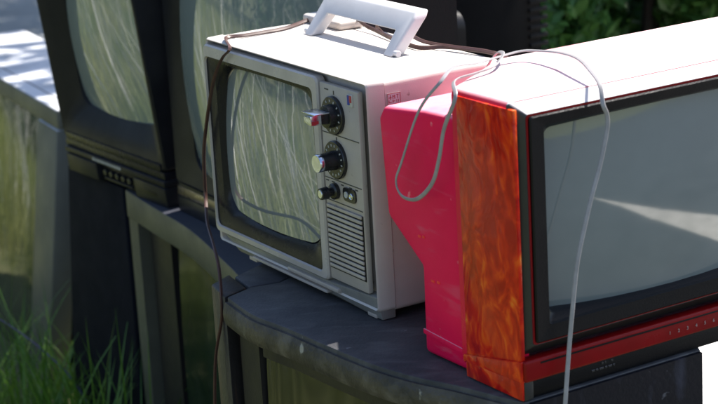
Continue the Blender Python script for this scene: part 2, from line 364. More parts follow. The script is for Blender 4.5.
# ================================================================== 1. portable television
WX, WY, WA = -.1983, 2.7169, -1.0313
def build_portable():
    t = thing('portable_television', 'small off-white portable television with folding carry handle and two black tuning dials', 'television', (WX, WY, Z0), WA)
    # rear cabinet: one shell with a softly rounded edge, tapering backwards
    b = B()
    l = lambda y, g, zt, zb, r=.007: rr(0 + g, .4215 - g, zb, zt, r, y, 4)
    loft(b, [l(.0245, .001, .304, .010), l(.090, .001, .3045, .010), l(.150, .002, .304, .012), l(.198, .004, .302, .014), l(.207, .012, .294, .022, .014), l(.245, .07, .24, .05, .03), l(.262, .09, .21, .07, .03)], True, True)
    cab = obj('cabinet', b, M['white'], t)
    b = B(); box(b, .004, .105, .152, .196, .3035, .316, .005, 3); obj('raised_vent_block', b, M['white'], cab)
    # front shell: slim collar carrying the face
    b = B()
    lo = lambda y, g, r=.006: rr(g, .4215 - g, .012 + g, .305 - g, r, y, 4)
    loft(b, [lo(.0235, .0), lo(.0015, .0005), lo(-.0015, .0025, .005), lo(.0005, .0045, .004), lo(.012, .005, .004)], True, True)
    obj('front_shell', b, M['white'], t)
    # control panel plate
    b = B(); box(b, .3115, .4035, -.004, .004, .0335, .2915, .0025); 
    pan = obj('control_panel', b, M['silver'], t)
    for x0, x1, z0, z1 in ((.3135, .401, .2275, .2286), (.3135, .401, .1685, .1696), (.3135, .401, .1395, .1406), (.325, .334, .2835, .285), (.346, .3475, .2795, .2845), (.3465, .348, .2215, .2255),
                           (.316, .322, .1645, .166), (.330, .336, .1645, .166), (.352, .358, .1645, .166), (.372, .378, .1645, .166), (.386, .392, .1645, .166)):
        b = B(); box(b, x0, x1, -.0046, -.0038, z0, z1); obj('printed_line', b, M['ink_dark'], pan)
    # screen surround: bright rim, dark mask, recessed tube
    b = B()
    ra = lambda x0, x1, z0, z1, r, y, bow=0: rr(x0, x1, z0, z1, r, y, 6, bow)
    loft(b, [ra(.0012, .3095, .0285, .2965, .008, .006), ra(.0012, .3095, .0285, .2965, .008, -.004), ra(.0022, .3075, .0300, .2945, .008, -.0065), ra(.0042, .2975, .0370, .2805, .009, -.0070), ra(.0055, .296, .0385, .2795, .009, -.004)])
    obj('screen_surround', b, M['silver_edge'], t)
    b = B()
    loft(b, [ra(.0055, .296, .0385, .2795, .009, -.0035), ra(.026, .2875, .055, .2735, .018, -.0022, .001), ra(.0325, .2840, .066, .2685, .026, .0025, .004), ra(.037, .282, .070, .266, .028, .010, .005)])
    obj('screen_mask', b, M['mask'], t)
    b = B(); tube_face(b, .0355, .2835, .0685, .267, .028, .0085, .95, .005)
    for v in b.verts: v.co.y += (v.co.z - .168) * math.tan(R(2.6))
    obj('screen', b, M['glass_white'], t)
    # lower lip and plinth with feet
    b = B()
    prism(b, [(.020, -.003, .027), (.312, -.003, .027), (.412, -.003, .0325), (.4185, -.003, .0325), (.4185, .026, .0325), (.02, .026, .027)],
          [(.044, .006, .004), (.312, .006, .004), (.405, .006, .0005), (.4175, .006, .0005), (.4175, .026, .0005), (.04, .026, .004)], .002)
    pl = obj('plinth', b, M['olive_plinth'], t)
    b = B(); box(b, .20, .330, -.0055, .004, .0165, .0225, .0015); box(b, .10, .300, -.0045, .004, .009, .013, .001); obj('front_catch', b, M['silver'], pl)
    for x in (.085, .395):
        b = B(); box(b, x - .011, x + .011, .004, .020, 0, .006, .0018); obj('foot', b, M['silver'], t)
    for x in (.06, .37):
        b = B(); box(b, x - .012, x + .012, .150, .175, 0, .0145, .002); obj('foot', b, M['black'], t)
    # speaker grille of slats
    b = B()
    box(b, .3145, .401, -.0046, -.0036, .049, .134)
    g = obj('speaker_grille', b, M['black'], t)
    b = B()
    for k in range(13):
        z = .0512 + k * .00655
        box(b, .316, .3995, -.0068, -.0042, z, z + .0046, .0011, 2)
    obj('grille_slats', b, M['silver'], g)
    # dials with tick rings and chrome-tipped knobs
    def ticks(cx, cz, n, r0, r1, w=.0008):
        b = B()
        for k in range(n):
            a = 6.28318 * k / n + .2; d = Vector((math.cos(a), 0, math.sin(a))); p = Vector((-d.z, 0, d.x)); c = Vector((cx, 0, cz))
            q = [c + d * r0 - p * w, c + d * r0 + p * w, c + d * r1 + p * w, c + d * r1 - p * w]
            prism(b, [v + Vector((0, -.0097, 0)) for v in q], [v + Vector((0, -.0091, 0)) for v in q])
        return b
    for nm, cz, n in (('tuning_dial', .2535, 13), ('fine_tuning_dial', .1965, 16)):
        b = B(); cyl(b, (.346, -.003, cz), (0, -1, 0), [(0, .0245), (.0050, .0245), (.0062, .0235), (.0063, .001)], 40)
        d = obj(nm, b, M['knob'], t)
        obj('dial_ticks', ticks(.346, cz, n, .0175, .0205), M['ink'], d)
        if nm == 'tuning_dial':
            b = B(); cyl(b, (.346, -.008, cz), (0, -1, 0), [(0, .0150), (.010, .0142), (.0105, .0130), (.011, .001)], 32)
            prism(b, [(.3355 , -.018, cz - .0045), (.3355, -.018, cz + .0045), (.3565, -.018, cz + .0075), (.3565, -.018, cz - .0075)],
                  [(.338, -.041, cz - .003), (.338, -.041, cz + .003), (.354, -.041, cz + .0055), (.354, -.041, cz - .0055)], .0012)
            k = obj('knob', b, M['knob'], d)
            b = B()
            prism(b, [(.3372, -.0285, cz - .0046), (.3372, -.0285, cz + .0046), (.3556, -.0285, cz + .0072), (.3556, -.0285, cz - .0072)],
                  [(.3385, -.0440, cz - .004), (.3385, -.0440, cz + .004), (.3545, -.0440, cz + .006), (.3545, -.0440, cz - .006)], .0008)
            box(b, .330, .362, -.0425, -.0205, cz + .0075, cz + .0090, .0005)
            obj('chrome_cap', b, M['chrome'], k)
            b = B(); box(b, .3550, .3560, -.0425, -.0330, cz - .0048, cz - .0006); obj('red_mark', b, M['red_ink'], k)
        else:
            b = B(); cyl(b, (.346, -.008, cz), (0, -1, 0), [(0, .0125), (.012, .0115), (.024, .0110), (.0248, .0102), (.0249, .001)], 32)
            k = obj('knob', b, M['knob'], d)
            b = B(); cyl(b, (.346, -.0325, cz), (0, -1, 0), [(-.004, .0116), (.0010, .0116), (.0022, .0108), (.0020, .0085), (.0024, .001)], 32)
            obj('chrome_cap', b, M['chrome'], k)
    b = B(); cyl(b, (.3385, -.003, .1545), (0, -1, 0), [(0, .0105), (.006, .0105), (.0075, .0092), (.0085, .0055), (.014, .0055), (.0145, .0082), (.024, .0075), (.0245, .0070), (.0246, .001)], 28)
    vk = obj('volume_knob', b, M['knob'], t)
    b = B(); cyl(b, (.3385, -.0272, .1545), (0, -1, 0), [(0, .0055), (.0008, .005), (.0009, .001)], 20); obj('chrome_cap', b, M['chrome'], vk)
    b = B()
    loft(b, [rr(.358, .388, .1470, .1645, .006, y, 4) for y in (-.003, -.0062)], True, True)
    jk = obj('jack_plate', b, M['knob'], t)
    for x, m in ((.367, 'ink'), (.379, 'chrome')):
        b = B(); cyl(b, (x, -.0060, .1555), (0, -1, 0), [(0, .0042), (.0014, .0042), (.0018, .0034), (.0010, .0022), (.001, .0005)], 20); obj('jack_socket', b, M[m], jk)
    # badge
    b = B(); box(b, .3805, .3925, -.0056, -.0038, .2705, .2865, .0008); bd = obj('badge', b, M['ink'], t)
    b = B(); box(b, .382, .3865, -.0064, -.0054, .273, .2850); obj('badge_blue', b, M['blue_ink'], bd)
    b = B(); box(b, .3868, .391, -.0064, -.0054, .2765, .2850); obj('badge_red', b, M['red_ink'], bd)
    # rating sticker on the right side
    b = B(); x = .4212
    box(b, x, x + .0006, .027, .046, .2735, .2875)
    st = obj('rating_sticker', b, M['white_hi'], t)
    b = B(); x = .4217
    for y0, y1, z0, z1 in ((.0272, .0458, .2868, .2875), (.0272, .0458, .2735, .2742), (.0272, .0278, .274, .287), (.0452, .0458, .274, .287), (.029, .033, .2815, .2825), (.031, .0318, .2795, .2855), (.0345, .038, .2830, .2838), (.0345, .0352, .280, .285), (.0373, .038, .280, .285), (.040, .0436, .2845, .2852), (.0416, .0423, .280, .285), (.029, .033, .2757, .2764), (.029, .0296, .276, .279), (.0345, .0352, .2755, .279), (.0345, .038, .277, .2777), (.040, .0406, .2755, .279), (.0425, .0431, .2755, .279)):
        box(b, x, x + .0004, y0, y1, z0, z1)
    obj('sticker_print', b, M['red_ink'], st)
    # carry handle, leaning back
    b = B()
    zt, lean = .356, .046
    def prof(x0, x1, z0, z1, y0, y1):   # piece sheared back with height
        f = lambda x, y, z: (x, y + (z - .3) / (zt - .3) * lean, z)
        return [f(x0, y0, z0), f(x1, y0, z0), f(x1, y1, z0), f(x0, y1, z0)], [f(x0, y0, z1), f(x1, y0, z1), f(x1, y1, z1), f(x0, y1, z1)]
    f = lambda x, y, z: (x, y + (z - .3) / (zt - .3) * lean, z)
    o = [(.090, .3045), (.110, .3045), (.1155, .333), (.2865, .333), (.2905, .3045), (.3115, .3045), (.3135, .350), (.309, .3575), (.094, .3575), (.088, .350)]
    prism(b, [f(x, .100, z) for x, z in o], [f(x, .121, z) for x, z in o], .0035, 3)
    obj('carry_handle', b, M['white_hi'], t)
    for x0, x1 in ((.0845, .0935), (.3085, .3175)):
        b = B(); cyl(b, (x0, .1125, .3085), (1, 0, 0), [(0, .0036), (.0006, .0042), (x1 - x0 - .0006, .0042), (x1 - x0, .0036)], 20); obj('handle_pivot', b, M['white_hi'], t)
    return t
build_portable()

# ================================================================== 2. red television
RX, RY, RA = .1698, 2.0605, .5566
def build_red():
    t = thing('red_television', 'red television with grey-green screen, pink dusty top and glossy side with painted orange reflections', 'television', (RX, RY, Z0), RA)
    W = .530; W2 = .4495
    # main cabinet block with cut rear corners
    b = B()
    pl = [(.0012, .1165), (W - .001, .1165), (W - .05, .206), (.132, .206)]
    prism(b, [(x, y, .012) for x, y in pl], [(x, y, .3368) for x, y in pl], .003, 2)
    oc = lambda g, y, zb=.012, r=.009: rr(.0012 + g, W - .001 - g, zb + g, .337 - g, max(.004, r - g * .3), y, 6)
    loft(b, [oc(.0, .1175), oc(0, .0122), oc(.016, .0122), oc(.016, .070)], False, True)
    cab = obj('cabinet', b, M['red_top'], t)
    # glossy left side panel, in two lengths split by the trim line that wraps round
    b = B()
    box(b, -.0015, .004, .0015, .106, .0285, .3305, .0012)
    sp = obj('side_panel', b, M['red_gloss'], t)
    b = B(); prism(b, [(-.0015, .002, .001), (-.0015, .1075, .001), (-.0015, .1075, .0195), (-.0015, .002, .0240)], [(.004, .002, .001), (.004, .1075, .001), (.004, .1075, .0195), (.004, .002, .0240)], .001)
    obj('lower_side_panel', b, M['red_gloss'], t)
    b = B(); prism(b, [(-.004, .0, .0235), (-.004, .1095, .0195), (-.004, .1095, .0275), (-.004, .0, .048)], [(.003, .0, .0235), (.003, .1095, .0195), (.003, .1095, .0275), (.003, .0, .048)], .0012)
    obj('side_trim', b, M['red_gloss'], t)
    # rear shell: lower, narrower, undercut
    b = B()
    sh = [(.110, .001), (.205, .001), (.2035, .108), (.272, .156), (.281, .275), (.270, .2905), (.185, .2985), (.110, .301)]
    prism(b, [(.0075, y, z) for y, z in sh], [(W - .012, y, z) for y, z in sh], .007, 3)
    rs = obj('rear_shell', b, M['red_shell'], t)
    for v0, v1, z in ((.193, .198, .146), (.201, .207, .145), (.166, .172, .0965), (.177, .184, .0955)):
        b = B(); box(b, .0066, .0085, v0, v1, z - .0016, z + .0016, .0006); obj('sun_spot', b, M['red_sun_spot'], rs)  # red marks painted for spots of sunlight on the shell
    b = B(); prism(b, [(.11, .279, .03), (.33, .279, .03), (.33, .279, .280), (.11, .279, .280)], [(.13, .333, .05), (.31, .333, .05), (.31, .333, .262), (.13, .333, .262)], .006, 3)  # unseen block added to stop sun entering between the two sets
    obj('sun_blocker', b, M['red_shell'], rs)
    b = B(); prism(b, [(.0060, .1115, .0185), (.0060, .204, .0255), (.0060, .204, .0315), (.0060, .1115, .0265)], [(.0085, .1115, .0185), (.0085, .204, .0255), (.0085, .204, .0315), (.0085, .1115, .0265)], .0008)
    obj('shell_rib', b, M['red_shell'], rs)
    # charcoal face border
    b = B()
    q = lambda g, y, zb=.050, zt=.3365, r=.004: rr(g, W - g, zb + g, zt - g, r, y, 3)
    loft(b, [q(.0, .0150), q(.0, .0126), q(.0012, .0112), q(.0128, -.0004), q(.0135, -.0004), q(.0135, .004)])
    obj('face_border', b, M['grey_trim'], t)
    b = B(); loft(b, [q(.0138, .004), q(.0138, -.0008), q(.0165, -.0008), q(.0165, .004)]); obj('red_piping', b, M['red_bar'], t)
    # black bezel, deep and stepped
    b = B()
    q2 = lambda x, zb, zt, y, r, bow=0: rr(x, (W if x < .03 else W2) - x, zb, zt, r, y, 6, bow)
    loft(b, [q2(.0170, .0655, .321, .004, .003), q2(.0170, .0655, .321, -.0025, .003), q2(.0185, .067, .3195, -.0040, .003), q2(.036, .083, .309, -.0025, .004), q2(.0375, .0845, .308, .0035, .006), q2(.0440, .0900, .3020, .0095, .010, .002), q2(.0460, .093, .3000, .024, .010, .004)])
    obj('bezel', b, M['black'], t)
    b = B(); tube_face(b, .0445, W2 - .0445, .0905, .3015, .010, .0272, .85, .004)
    obj('screen', b, M['glass_red'], t)
    # red channel bar under the picture
    b = B()
    box(b, -.001, W, -.0045, .012, .0235, .0485, .003, 3)
    bar = obj('channel_bar', b, M['red_bar'], t)
    b = B(); box(b, .02, W - .012, -.0054, -.003, .0425, .0445, .0004); obj('bar_groove', b, M['black'], bar)
    for i in range(8):
        text_mesh('channel_number', str(i + 1), .0058, M['ink_faint'], bar, (.2065 + i * .0134, -.0051, .0335), (R(90), 0, 0))
    b = B(); box(b, .0012, .0135, .0005, .012, .001, .0232, .0015); obj('base_end', b, M['grey_trim'], t)
    b = B(); box(b, .014, W - .004, .004, .060, .0, .0232, .003); box(b, .03, W + .02, .008, .18, .0015, .012, .002); ba = obj('base', b, M['black'], t)
    b = B()
    for x, w in ((.098, .004), (.104, .003), (.109, .006), (.117, .003), (.122, .005), (.129, .002)): box(b, x, x + w, .0032, .0042, .0105, .0125)
    for x, w in ((.112, .003), (.117, .002), (.126, .003)): box(b, x, x + w, .0032, .0042, .0165, .0185)
    obj('faded_lettering', b, M['grey_trim'], ba)
    return t
build_red()

# ================================================================== 3. front console
def P(path): return [(x, y) for x, y in path]
front_curve = smooth2([(-.180, 2.4965), (-.144, 2.419), (-.100, 2.361), (-.046, 2.282), (.004, 2.214), (.053, 2.163), (.100, 2.126), (.152, 2.078), (.169, 2.0645)], 7)
def build_console():
    t = thing('console_television', 'dark curved console television in front, carrying the small white set and the red one', 'television', (.1, 2.4, 0))
    I = Matrix.Translation((-.1, -2.4, 0))
    def add(name, b, m, parent=t, **k):
        bmesh.ops.transform(b, matrix=I, verts=b.verts[:]); return obj(name, b, m, parent, **k)
    zt = Z0 - .0006
    seamB, seamC, seamE = (-.1795, 2.4975), (-.1535, 2.5335), (-.0985, 2.570)
    # top: front piece, rear piece and end cap with open joints between them
    b = B()
    fr = list(front_curve)
    main = fr + [(.178, 2.0680), (.3885, 2.1985), (.388, 2.285), (.180, 2.415), (-.060, 2.5665), (-.0985, 2.5675), (-.1120, 2.5470), (-.1510, 2.5330)]
    slab(b, main, zt - .036, zt, .0045)
    top = add('top', b, [M['con_top']])
    b = B()
    slab(b, [(-.1745, 2.5850), (-.1535, 2.5370), (-.1130, 2.5510), (-.1005, 2.5710), (-.062, 2.571), (.182, 2.4195), (.3882, 2.2895), (.402, 2.440), (.150, 2.800), (-.030, 2.800)], zt - .036, zt - .0005, .003)
    add('rear_top', b, M['con_top'])
    # worn front edge: a rounded nosing that follows the bow
    ed = inset(front_curve, -.0035)
    b = B(); strip(b, ed, zt - .0385, zt - .007, .008, .004); add('front_edge', b, M['con_edge'])
    # end cap and post on the left
    b = B()
    cap = [(-.2045, 2.5575), (-.1835, 2.4990), (-.1562, 2.5350), (-.1770, 2.5850), (-.182, 2.600)]
    slab(b, cap, .0, zt - .001, .003); add('side_post', b, M['con_post'])
    # cabinet body
    body_f = inset(front_curve, .030)
    b = B(); slab(b, [(-.170, 2.56)] + body_f[:-2] + [(.165, 2.090), (.364, 2.2120), (.376, 2.32), (.388, 2.43), (.14, 2.79), (-.025, 2.79)], .02, zt - .037, .003)
    add('body', b, M['con_body'])
    path = resample(front_curve, 60)
    b = B(); strip(b, inset(path[1:9], .010), .06, zt - .039, .02); add('screen_frame', b, M['con_body'])
    b = B(); strip(b, inset(path[9:50], .016), .20, zt - .060, .012, .004); add('screen', b, M['glass_dark'])
    b = B(); strip(b, inset(path[9:57], .0115), zt - .060, zt - .039, .018); add('upper_frame', b, M['con_body'])
    b = B(); strip(b, inset(path[4:57], .012), .03, .195, .018); add('speaker_cloth', b, M['navy_cloth'])
    b = B(); strip(b, inset(path[50:58], .010), .02, zt - .0605, .03); add('front_post', b, M['con_post'])
    sd = resample([(.1735, 2.0700), (.3850, 2.2010)], 12)
    sd = inset(sd, -.009)
    b = B(); strip(b, sd, .01, zt - .0022, .02); add('right_side', b, M['con_side'])
    return t
build_console()

# ================================================================== 4. middle console
ZM = Z0 - .12
mid_curve = smooth2([(-.424, 3.520), (-.369, 3.404), (-.286, 3.231), (-.218, 3.038), (-.175, 2.905)], 6)
def build_mid():
    t = thing('console_television', 'grey-olive console television behind the front one, under the two black sets', 'television', (-.2, 3.4, 0))
    I = Matrix.Translation((.2, -3.4, 0))
    def add(name, b, m, parent=t, **k):
        bmesh.ops.transform(b, matrix=I, verts=b.verts[:]); return obj(name, b, m, parent, **k)
    b = B()
    slab(b, mid_curve + [(.315, 3.185), (.03, 3.79), (-.423, 3.525)][0:3], ZM - .052, ZM - .0006, .004)
    add('top', b, M['mid_trim'])
    p = resample(mid_curve, 60)
    b = B(); slab(b, inset(p, .045) + [(.29, 3.18), (.02, 3.77)], .02, ZM - .053, .002); add('body', b, M['con_body'])
    b = B(); strip(b, inset(p[0:5], .003), .0, ZM - .053, .05); add('front_post', b, M['mid_trim'])
    b = B(); strip(b, inset(p[5:15], .022), .05, ZM - .053, .02); add('screen_frame', b, M['con_body'])
    b = B(); strip(b, inset(p[15:58], .030), .08, ZM - .055, .012, .004); add('screen', b, M['glass_dark'])
    # made-up side, its shade painted in as navy; carries the first black set
    b = B(); prism(b, [(-.612, 3.830, 0), (-.432, 3.535, 0), (.02, 3.79, 0), (-.10, 4.06, 0)], [(-.556, 3.735, ZM - .0012), (-.430, 3.532, ZM - .0012), (.02, 3.79, ZM - .0012), (-.10, 4.00, ZM - .0012)], .004); add('shade_navy_side', b, M['navy_cloth'])
    return t
build_mid()

# ================================================================== 5. left console
def build_left():
    t = thing('console_television', 'pale grey console television at the left edge, its top white with sun and leaf shadows', 'television', (-.6365, 4.2162, 0), R(-64.6))
    zt = Z0 - .12 - .0006; lean = .135
    sh = lambda x, y, z: (x, y - (zt - z) * lean, z)
    def bx(b, x0, x1, y0, y1, z0, z1, bv=.004):
        c = B(); box(c, x0, x1, y0, y1, z0, z1, bv)
        for v in c.verts:
            if v.co.y < .12: v.co = Vector(sh(*v.co))
        return merge(b, c)
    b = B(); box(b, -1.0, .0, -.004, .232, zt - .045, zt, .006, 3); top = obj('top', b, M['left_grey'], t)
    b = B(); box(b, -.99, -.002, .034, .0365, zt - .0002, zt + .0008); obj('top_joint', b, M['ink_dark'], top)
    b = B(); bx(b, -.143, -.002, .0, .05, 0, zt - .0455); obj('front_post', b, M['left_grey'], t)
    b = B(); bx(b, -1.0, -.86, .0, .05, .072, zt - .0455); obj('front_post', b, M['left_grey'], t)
    b = B(); bx(b, -.858, -.1445, .022, .034, .004, zt - .0455, .001); obj('screen', b, M['glass_left'], t)
    b = B(); bx(b, -.96, -.012, .052, .225, .01, zt - .046); obj('body', b, M['navy_cloth'], t)
    return t
build_left()

# ================================================================== 6, 7. black sets on the middle console
def black_set(label, loc, rz, w, h, d, slant, kind):
    t = thing('black_television', label, 'television', loc, rz)
    k = math.tan(R(slant))
    def add(name, b, m, parent=t):
        for v in b.verts: v.co.y -= v.co.z * k * max(0, 1 - v.co.y / .10) if v.co.y < .10 else 0
        return obj(name, b, m, parent)
    zb = .062 if kind == 'panel' else .046
    b = B()
    q = lambda x, z0, z1, y, r, bow=0: rr(x, w - x, z0, z1, r, y, 6, bow)
    loft(b, [q(.003, zb, h - .002, .080, .01), q(.004, zb, h - .004, .12, .012), q(.012, zb + .0, h - .03, .20, .02), q(w * .2, zb + .02, h - .11, d - .06, .03), q(w * .26, zb + .05, h - .15, d, .03)] if kind == 'panel' else [q(.003, zb, h - .002, .080, .01), q(.004, zb, h - .004, .12, .012), q(.006, zb, h - .008, .196, .012), q(w * .36, zb + .05, h - .15, .250, .03), q(w * .38, zb + .08, h - .17, d, .03)], True, True)
    add('cabinet', b, M['black'])
    b = B(); box(b, .012, w - .012, .012, .195, .0, zb - .001, .004); add('chassis', b, M['olive_black'])
    sx = .052 if kind == 'panel' else .066; sb = .135 if kind == 'panel' else .085
    dp = .027 if kind == 'panel' else .012
    b = B()
    loft(b, [q(.0, zb + .004, h, .082, .010), q(.0, zb + .004, h, .003, .010), q(.003, zb + .007, h - .003, .0, .010), q(.010, sb - .050, h - .018, .0010, .012), q(sx * .5, sb - .026, h - .028, dp * .40, .020, .002), q(sx, sb, h - .040, dp - .002, .030, .004), q(sx + .002, sb + .002, h - .042, dp + .012, .032, .005)])
    add('bezel', b, M['olive_black'])
    b = B(); tube_face(b, sx, w - sx, sb, h - .040, .032, dp + .004, 1.0, .005)
    add('screen', b, M['glass_back'])
    if kind == 'panel':
        b = B(); box(b, .004, w - .004, -.001, .03, .0505, zb + .003, .002); box(b, .014, w - .012, -.0025, .002, .0655, .0795, .002); add('gloss_strip', b, M['mask'])
        b = B(); box(b, .002, w - .003, -.005, .03, .0375, .0495, .003); tr = add('trim_strip', b, M['olive_black'])
        b = B(); x = .118
        for wd, ht in ((.006, .005), (.005, .004), (.007, .004), (.005, .005), (.006, .004), (.004, .004), (.007, .005), (.006, .004), (.005, .004), (.007, .004), (.005, .005), (.006, .004)):
            box(b, x, x + wd, -.0062, -.0048, .0415, .0415 + ht); box(b, x + wd * .35, x + wd * .6, -.0064, -.0048, .0405, .047); x += wd + .0035
        add('worn_lettering', b, M['ink'], tr)
        b = B(); box(b, .008, .128, -.007, .02, .002, .0365, .003); add('left_flap', b, M['olive_black'])
        b = B(); box(b, .268, w - .004, -.006, .02, .000, .0365, .003); fl = add('right_flap', b, M['olive_black'])
        b = B(); box(b, .300, .350, -.0068, -.0055, .016, .022, .0005); add('flap_catch', b, M['black'], fl)
        b = B(); box(b, .130, .266, .004, .02, .004, .036, .001); pn = add('control_panel', b, M['black'])
        for i in range(5):
            b = B(); cyl(b, (.150 + i * .023, .004, .022), (0, -1, 0), [(0, .0065), (.006, .006), (.0065, .0055), (.0066, .001)], 14); add('small_knob', b, M['knob'], pn)
        b = B(); box(b, .140, .250, -.001, .004, .008, .0125, .001); add('slider_rail', b, M['olive_black'], pn)
    else:
        b = B(); box(b, .004, w - .004, -.001, .03, .030, zb + .002, .003); add('trim_strip', b, M['chrome_dull'])
        b = B(); box(b, .0, w, .0, .03, .0, .0295, .004); add('lower_front', b, M['olive_black'])
    return t
M['chrome_dull'] = mat('tarnished_metal_strip', (.40, .33, .26), (.16, .13, .10), 14, .3, .1, metallic=.8, stretch=(1, 1, 6))
black_set('black television leaning forward, row of small controls under its screen, nearest the pale grey console', (-.5440, 3.694, ZM), R(-56), .388, .44, .36, 6.5, 'panel')
black_set('largest black television, tall and upright, tucked behind the white portable set', (-.3150, 3.360, ZM), R(-60.5), .625, .52, .36, 0, 'plain')

# ================================================================== 8. tall black cabinet behind
def build_back():
    t = thing('black_cabinet', 'tall black cabinet with a ribbed edge standing in shade behind the sets', 'cabinet', (.198, 3.93, 0), R(32))
    b = B(); box(b, 0, .235, .0, .40, .0, 1.16, .006); obj('body', b, M['flat_black'], t)
    b = B(); box(b, -.006, .001, .02, .38, .04, 1.12, .003); obj('side_panel', b, M['side_grey'], t)
    for k in range(58):
        b = B(); box(b, .200, .246, -.006, .006, .06 + k * .018, .069 + k * .018, .0015); obj('vent_rib', b, M['black'], t)
M['flat_black'] = mat('flat_black_paint', (.004, .0036, .004), (.003, .0027, .003), 8, .7, .05, ior=1.2)
M['side_grey'] = mat('charcoal_panel', (.030, .028, .026), (.022, .021, .02), 6, .6, .08)
build_back()

# ================================================================== cords
def Lp(ox, oy, a, pts):
    c, s = math.cos(a), math.sin(a)
    return [(ox + u * c - v * s, oy + u * s + v * c, z + Z0) for u, v, z in pts]
up = lambda pts: [(x, y, z + Z0) for x, y, z in pts]
brown = up([(-.205, 2.54, -.42), (-.2099, 2.53, -.2003), (-.2098, 2.528, -.1625), (-.2032, 2.522, -.0926), (-.1905, 2.512, -.0367), (-.1885, 2.513, .001), (-.1905, 2.531, .0319), (-.1985, 2.57, .052), (-.2110, 2.660, .055), (-.2150, 2.715, .070), (-.2150, 2.7205, .1029), (-.2122, 2.7160, .1446), (-.2037, 2.7018, .1906), (-.1920, 2.6822, .2396), (-.1822, 2.6658, .2677), (-.1716, 2.6480, .2887), (-.1600, 2.629, .3035)]) \
    + Lp(WX, WY, WA, [(.043, .010, .3075), (.046, .035, .3075), (.047, .066, .3075), (.044, .102, .3075), (.022, .150, .3085), (.030, .192, .3185), (.060, .192, .3200), (.094, .186, .3175), (.130, .180, .311), (.158, .177, .309), (.215, .166, .3075), (.262, .158, .3075), (.301, .158, .3075), (.316, .181, .3075), (.355, .196, .3075), (.395, .206, .306), (.412, .225, .290), (.418, .250, .230), (.41, .275, .12)])
b = B(); tube(b, spline(brown, 6), .0017, 8, twin=True)
tag(obj('power_cord', b, M['cord_brown']), 'brown power cord lying over the white portable set and hanging down its left side', 'cord')
b = B()
tube(b, spline(Lp(WX, WY, WA, [(.40, .235, .26), (.402, .214, .300), (.385, .200, .3085), (.330, .186, .309), (.280, .176, .310), (.215, .190, .312), (.150, .204, .312), (.105, .213, .302), (.10, .24, .27), (.10, .272, .20)])  , 6), .0016, 8, twin=True)
tag(obj('power_cord', b, M['cord_brown']), 'second brown cord behind the carry handle on the white portable set', 'cord')
grey = Lp(RX, RY, RA, [(.16, .300, .20), (.150, .262, .300), (.140, .222, .338), (.120, .180, .3475), (.085, .150, .3430), (.050, .138, .3425), (.012, .126, .3415)]) \
    + up([(.1115, 2.133, .3318), (.0986, 2.1523, .2928), (.092, 2.1629, .2561), (.0834, 2.1767, .2245), (.0665, 2.2039, .1997), (.0501, 2.2302, .197), (.0442, 2.2396, .2128), (.0521, 2.227, .2396), (.0679, 2.2016, .2913), (.079, 2.1837, .3174), (.0960, 2.1560, .3440)]) \
    + Lp(RX, RY, RA, [(.020, .138, .3540), (.060, .152, .3500), (.105, .172, .3470), (.140, .172, .3490), (.152, .153, .3500), (.150, .110, .3540), (.136, .060, .3560), (.118, .015, .3500), (.108, -.010, .3420)]) \
    + up([(.2683, 2.0982, .3235), (.2727, 2.1009, .3104), (.2723, 2.1007, .2938), (.2632, 2.095, .2567), (.2529, 2.0886, .2252), (.2438, 2.0829, .1935), (.2332, 2.0763, .1506), (.2257, 2.0717, .095), (.221, 2.0687, .0557), (.2163, 2.0625, .016), (.2133, 2.0590, -.015), (.211, 2.058, -.05), (.210, 2.060, -.11), (.214, 2.064, -.20), (.222, 2.066, -.32)])
b = B(); tube(b, spline(grey, 7), .00145, 10, twin=True)
tag(obj('power_cord', b, M['cord_grey']), 'grey power cord looped over the red television and hanging across its screen', 'cord')
b = B(); tube(b, spline([(-1.02, 3.90, .40), (-.85, 3.81, .372), (-.72, 3.75, .318), (-.63, 3.70, .262), (-.57, 3.67, .20), (-.53, 3.66, .10), (-.52, 3.66, .004)], 6), .0013, 8)
tag(obj('wire', b, M['wire']), 'thin violet-blue wire slanting through the grass at the lower left', 'wire')

# ================================================================== white table at the right edge
t = thing('side_table', 'white sunlit table just showing at the lower right edge', 'table', (.72, 2.95, 0), R(32))
b = B(); box(b, -.3, .3, -.25, .25, .42, .45, .006); obj('tabletop', b, M['table_white'], t)
for x in (-.26, .26):
    for y in (-.21, .21):
        b = B(); box(b, x - .018, x + .018, y - .018, y + .018, 0, .419, .003); obj('leg', b, M['table_white'], t)

# ================================================================== setting: ground and paving
def grid_sheet(name, x0, x1, y0, y1, nx, ny, m, zf):
    b = B(); V = [[b.verts.new((x0 + (x1 - x0) * i / nx, y0 + (y1 - y0) * j / ny, 0)) for i in range(nx + 1)] for j in range(ny + 1)]
    for r_ in V:
        for v in r_: v.co.z = zf(v.co.x, v.co.y)
    for j in range(ny):
        for i in range(nx): b.faces.new((V[j][i], V[j][i + 1], V[j + 1][i + 1], V[j + 1][i]))
    return tag(obj(name, b, m), kind='structure')
grid_sheet('ground', -150, 150, -150, 150, 100, 100, M['soil'], lambda x, y: 0)
grid_sheet('paving', -2.4, 6, 6.6, 14.0, 40, 24, M['asphalt'], lambda x, y: .004)

def sheet(name, poly, m, z):
    b = B(); b.faces.new([b.verts.new((x, y, z)) for x, y in poly]); return tag(obj(name, b, m, smooth=False), kind='structure')
sheet('dark_ground_sheet', [(1.0, -9), (30, -9), (30, 6.2), (1.0, 6.2)], M['asphalt_dark'], .004)  # unseen dark sheet added so the red front reflects no bright ground
sheet('path', [(3.41, -.17), (3.09, 1.04), (2.84, 2.0), (2.55, 2.9), (2.0, 4.4), (1.45, 4.4), (2.0, 2.9), (2.38, 2.08), (2.80, 1.18), (3.11, .57)], M['concrete'], .008)  # unseen pale wedge, shaped to reflect as the streak on the red screen

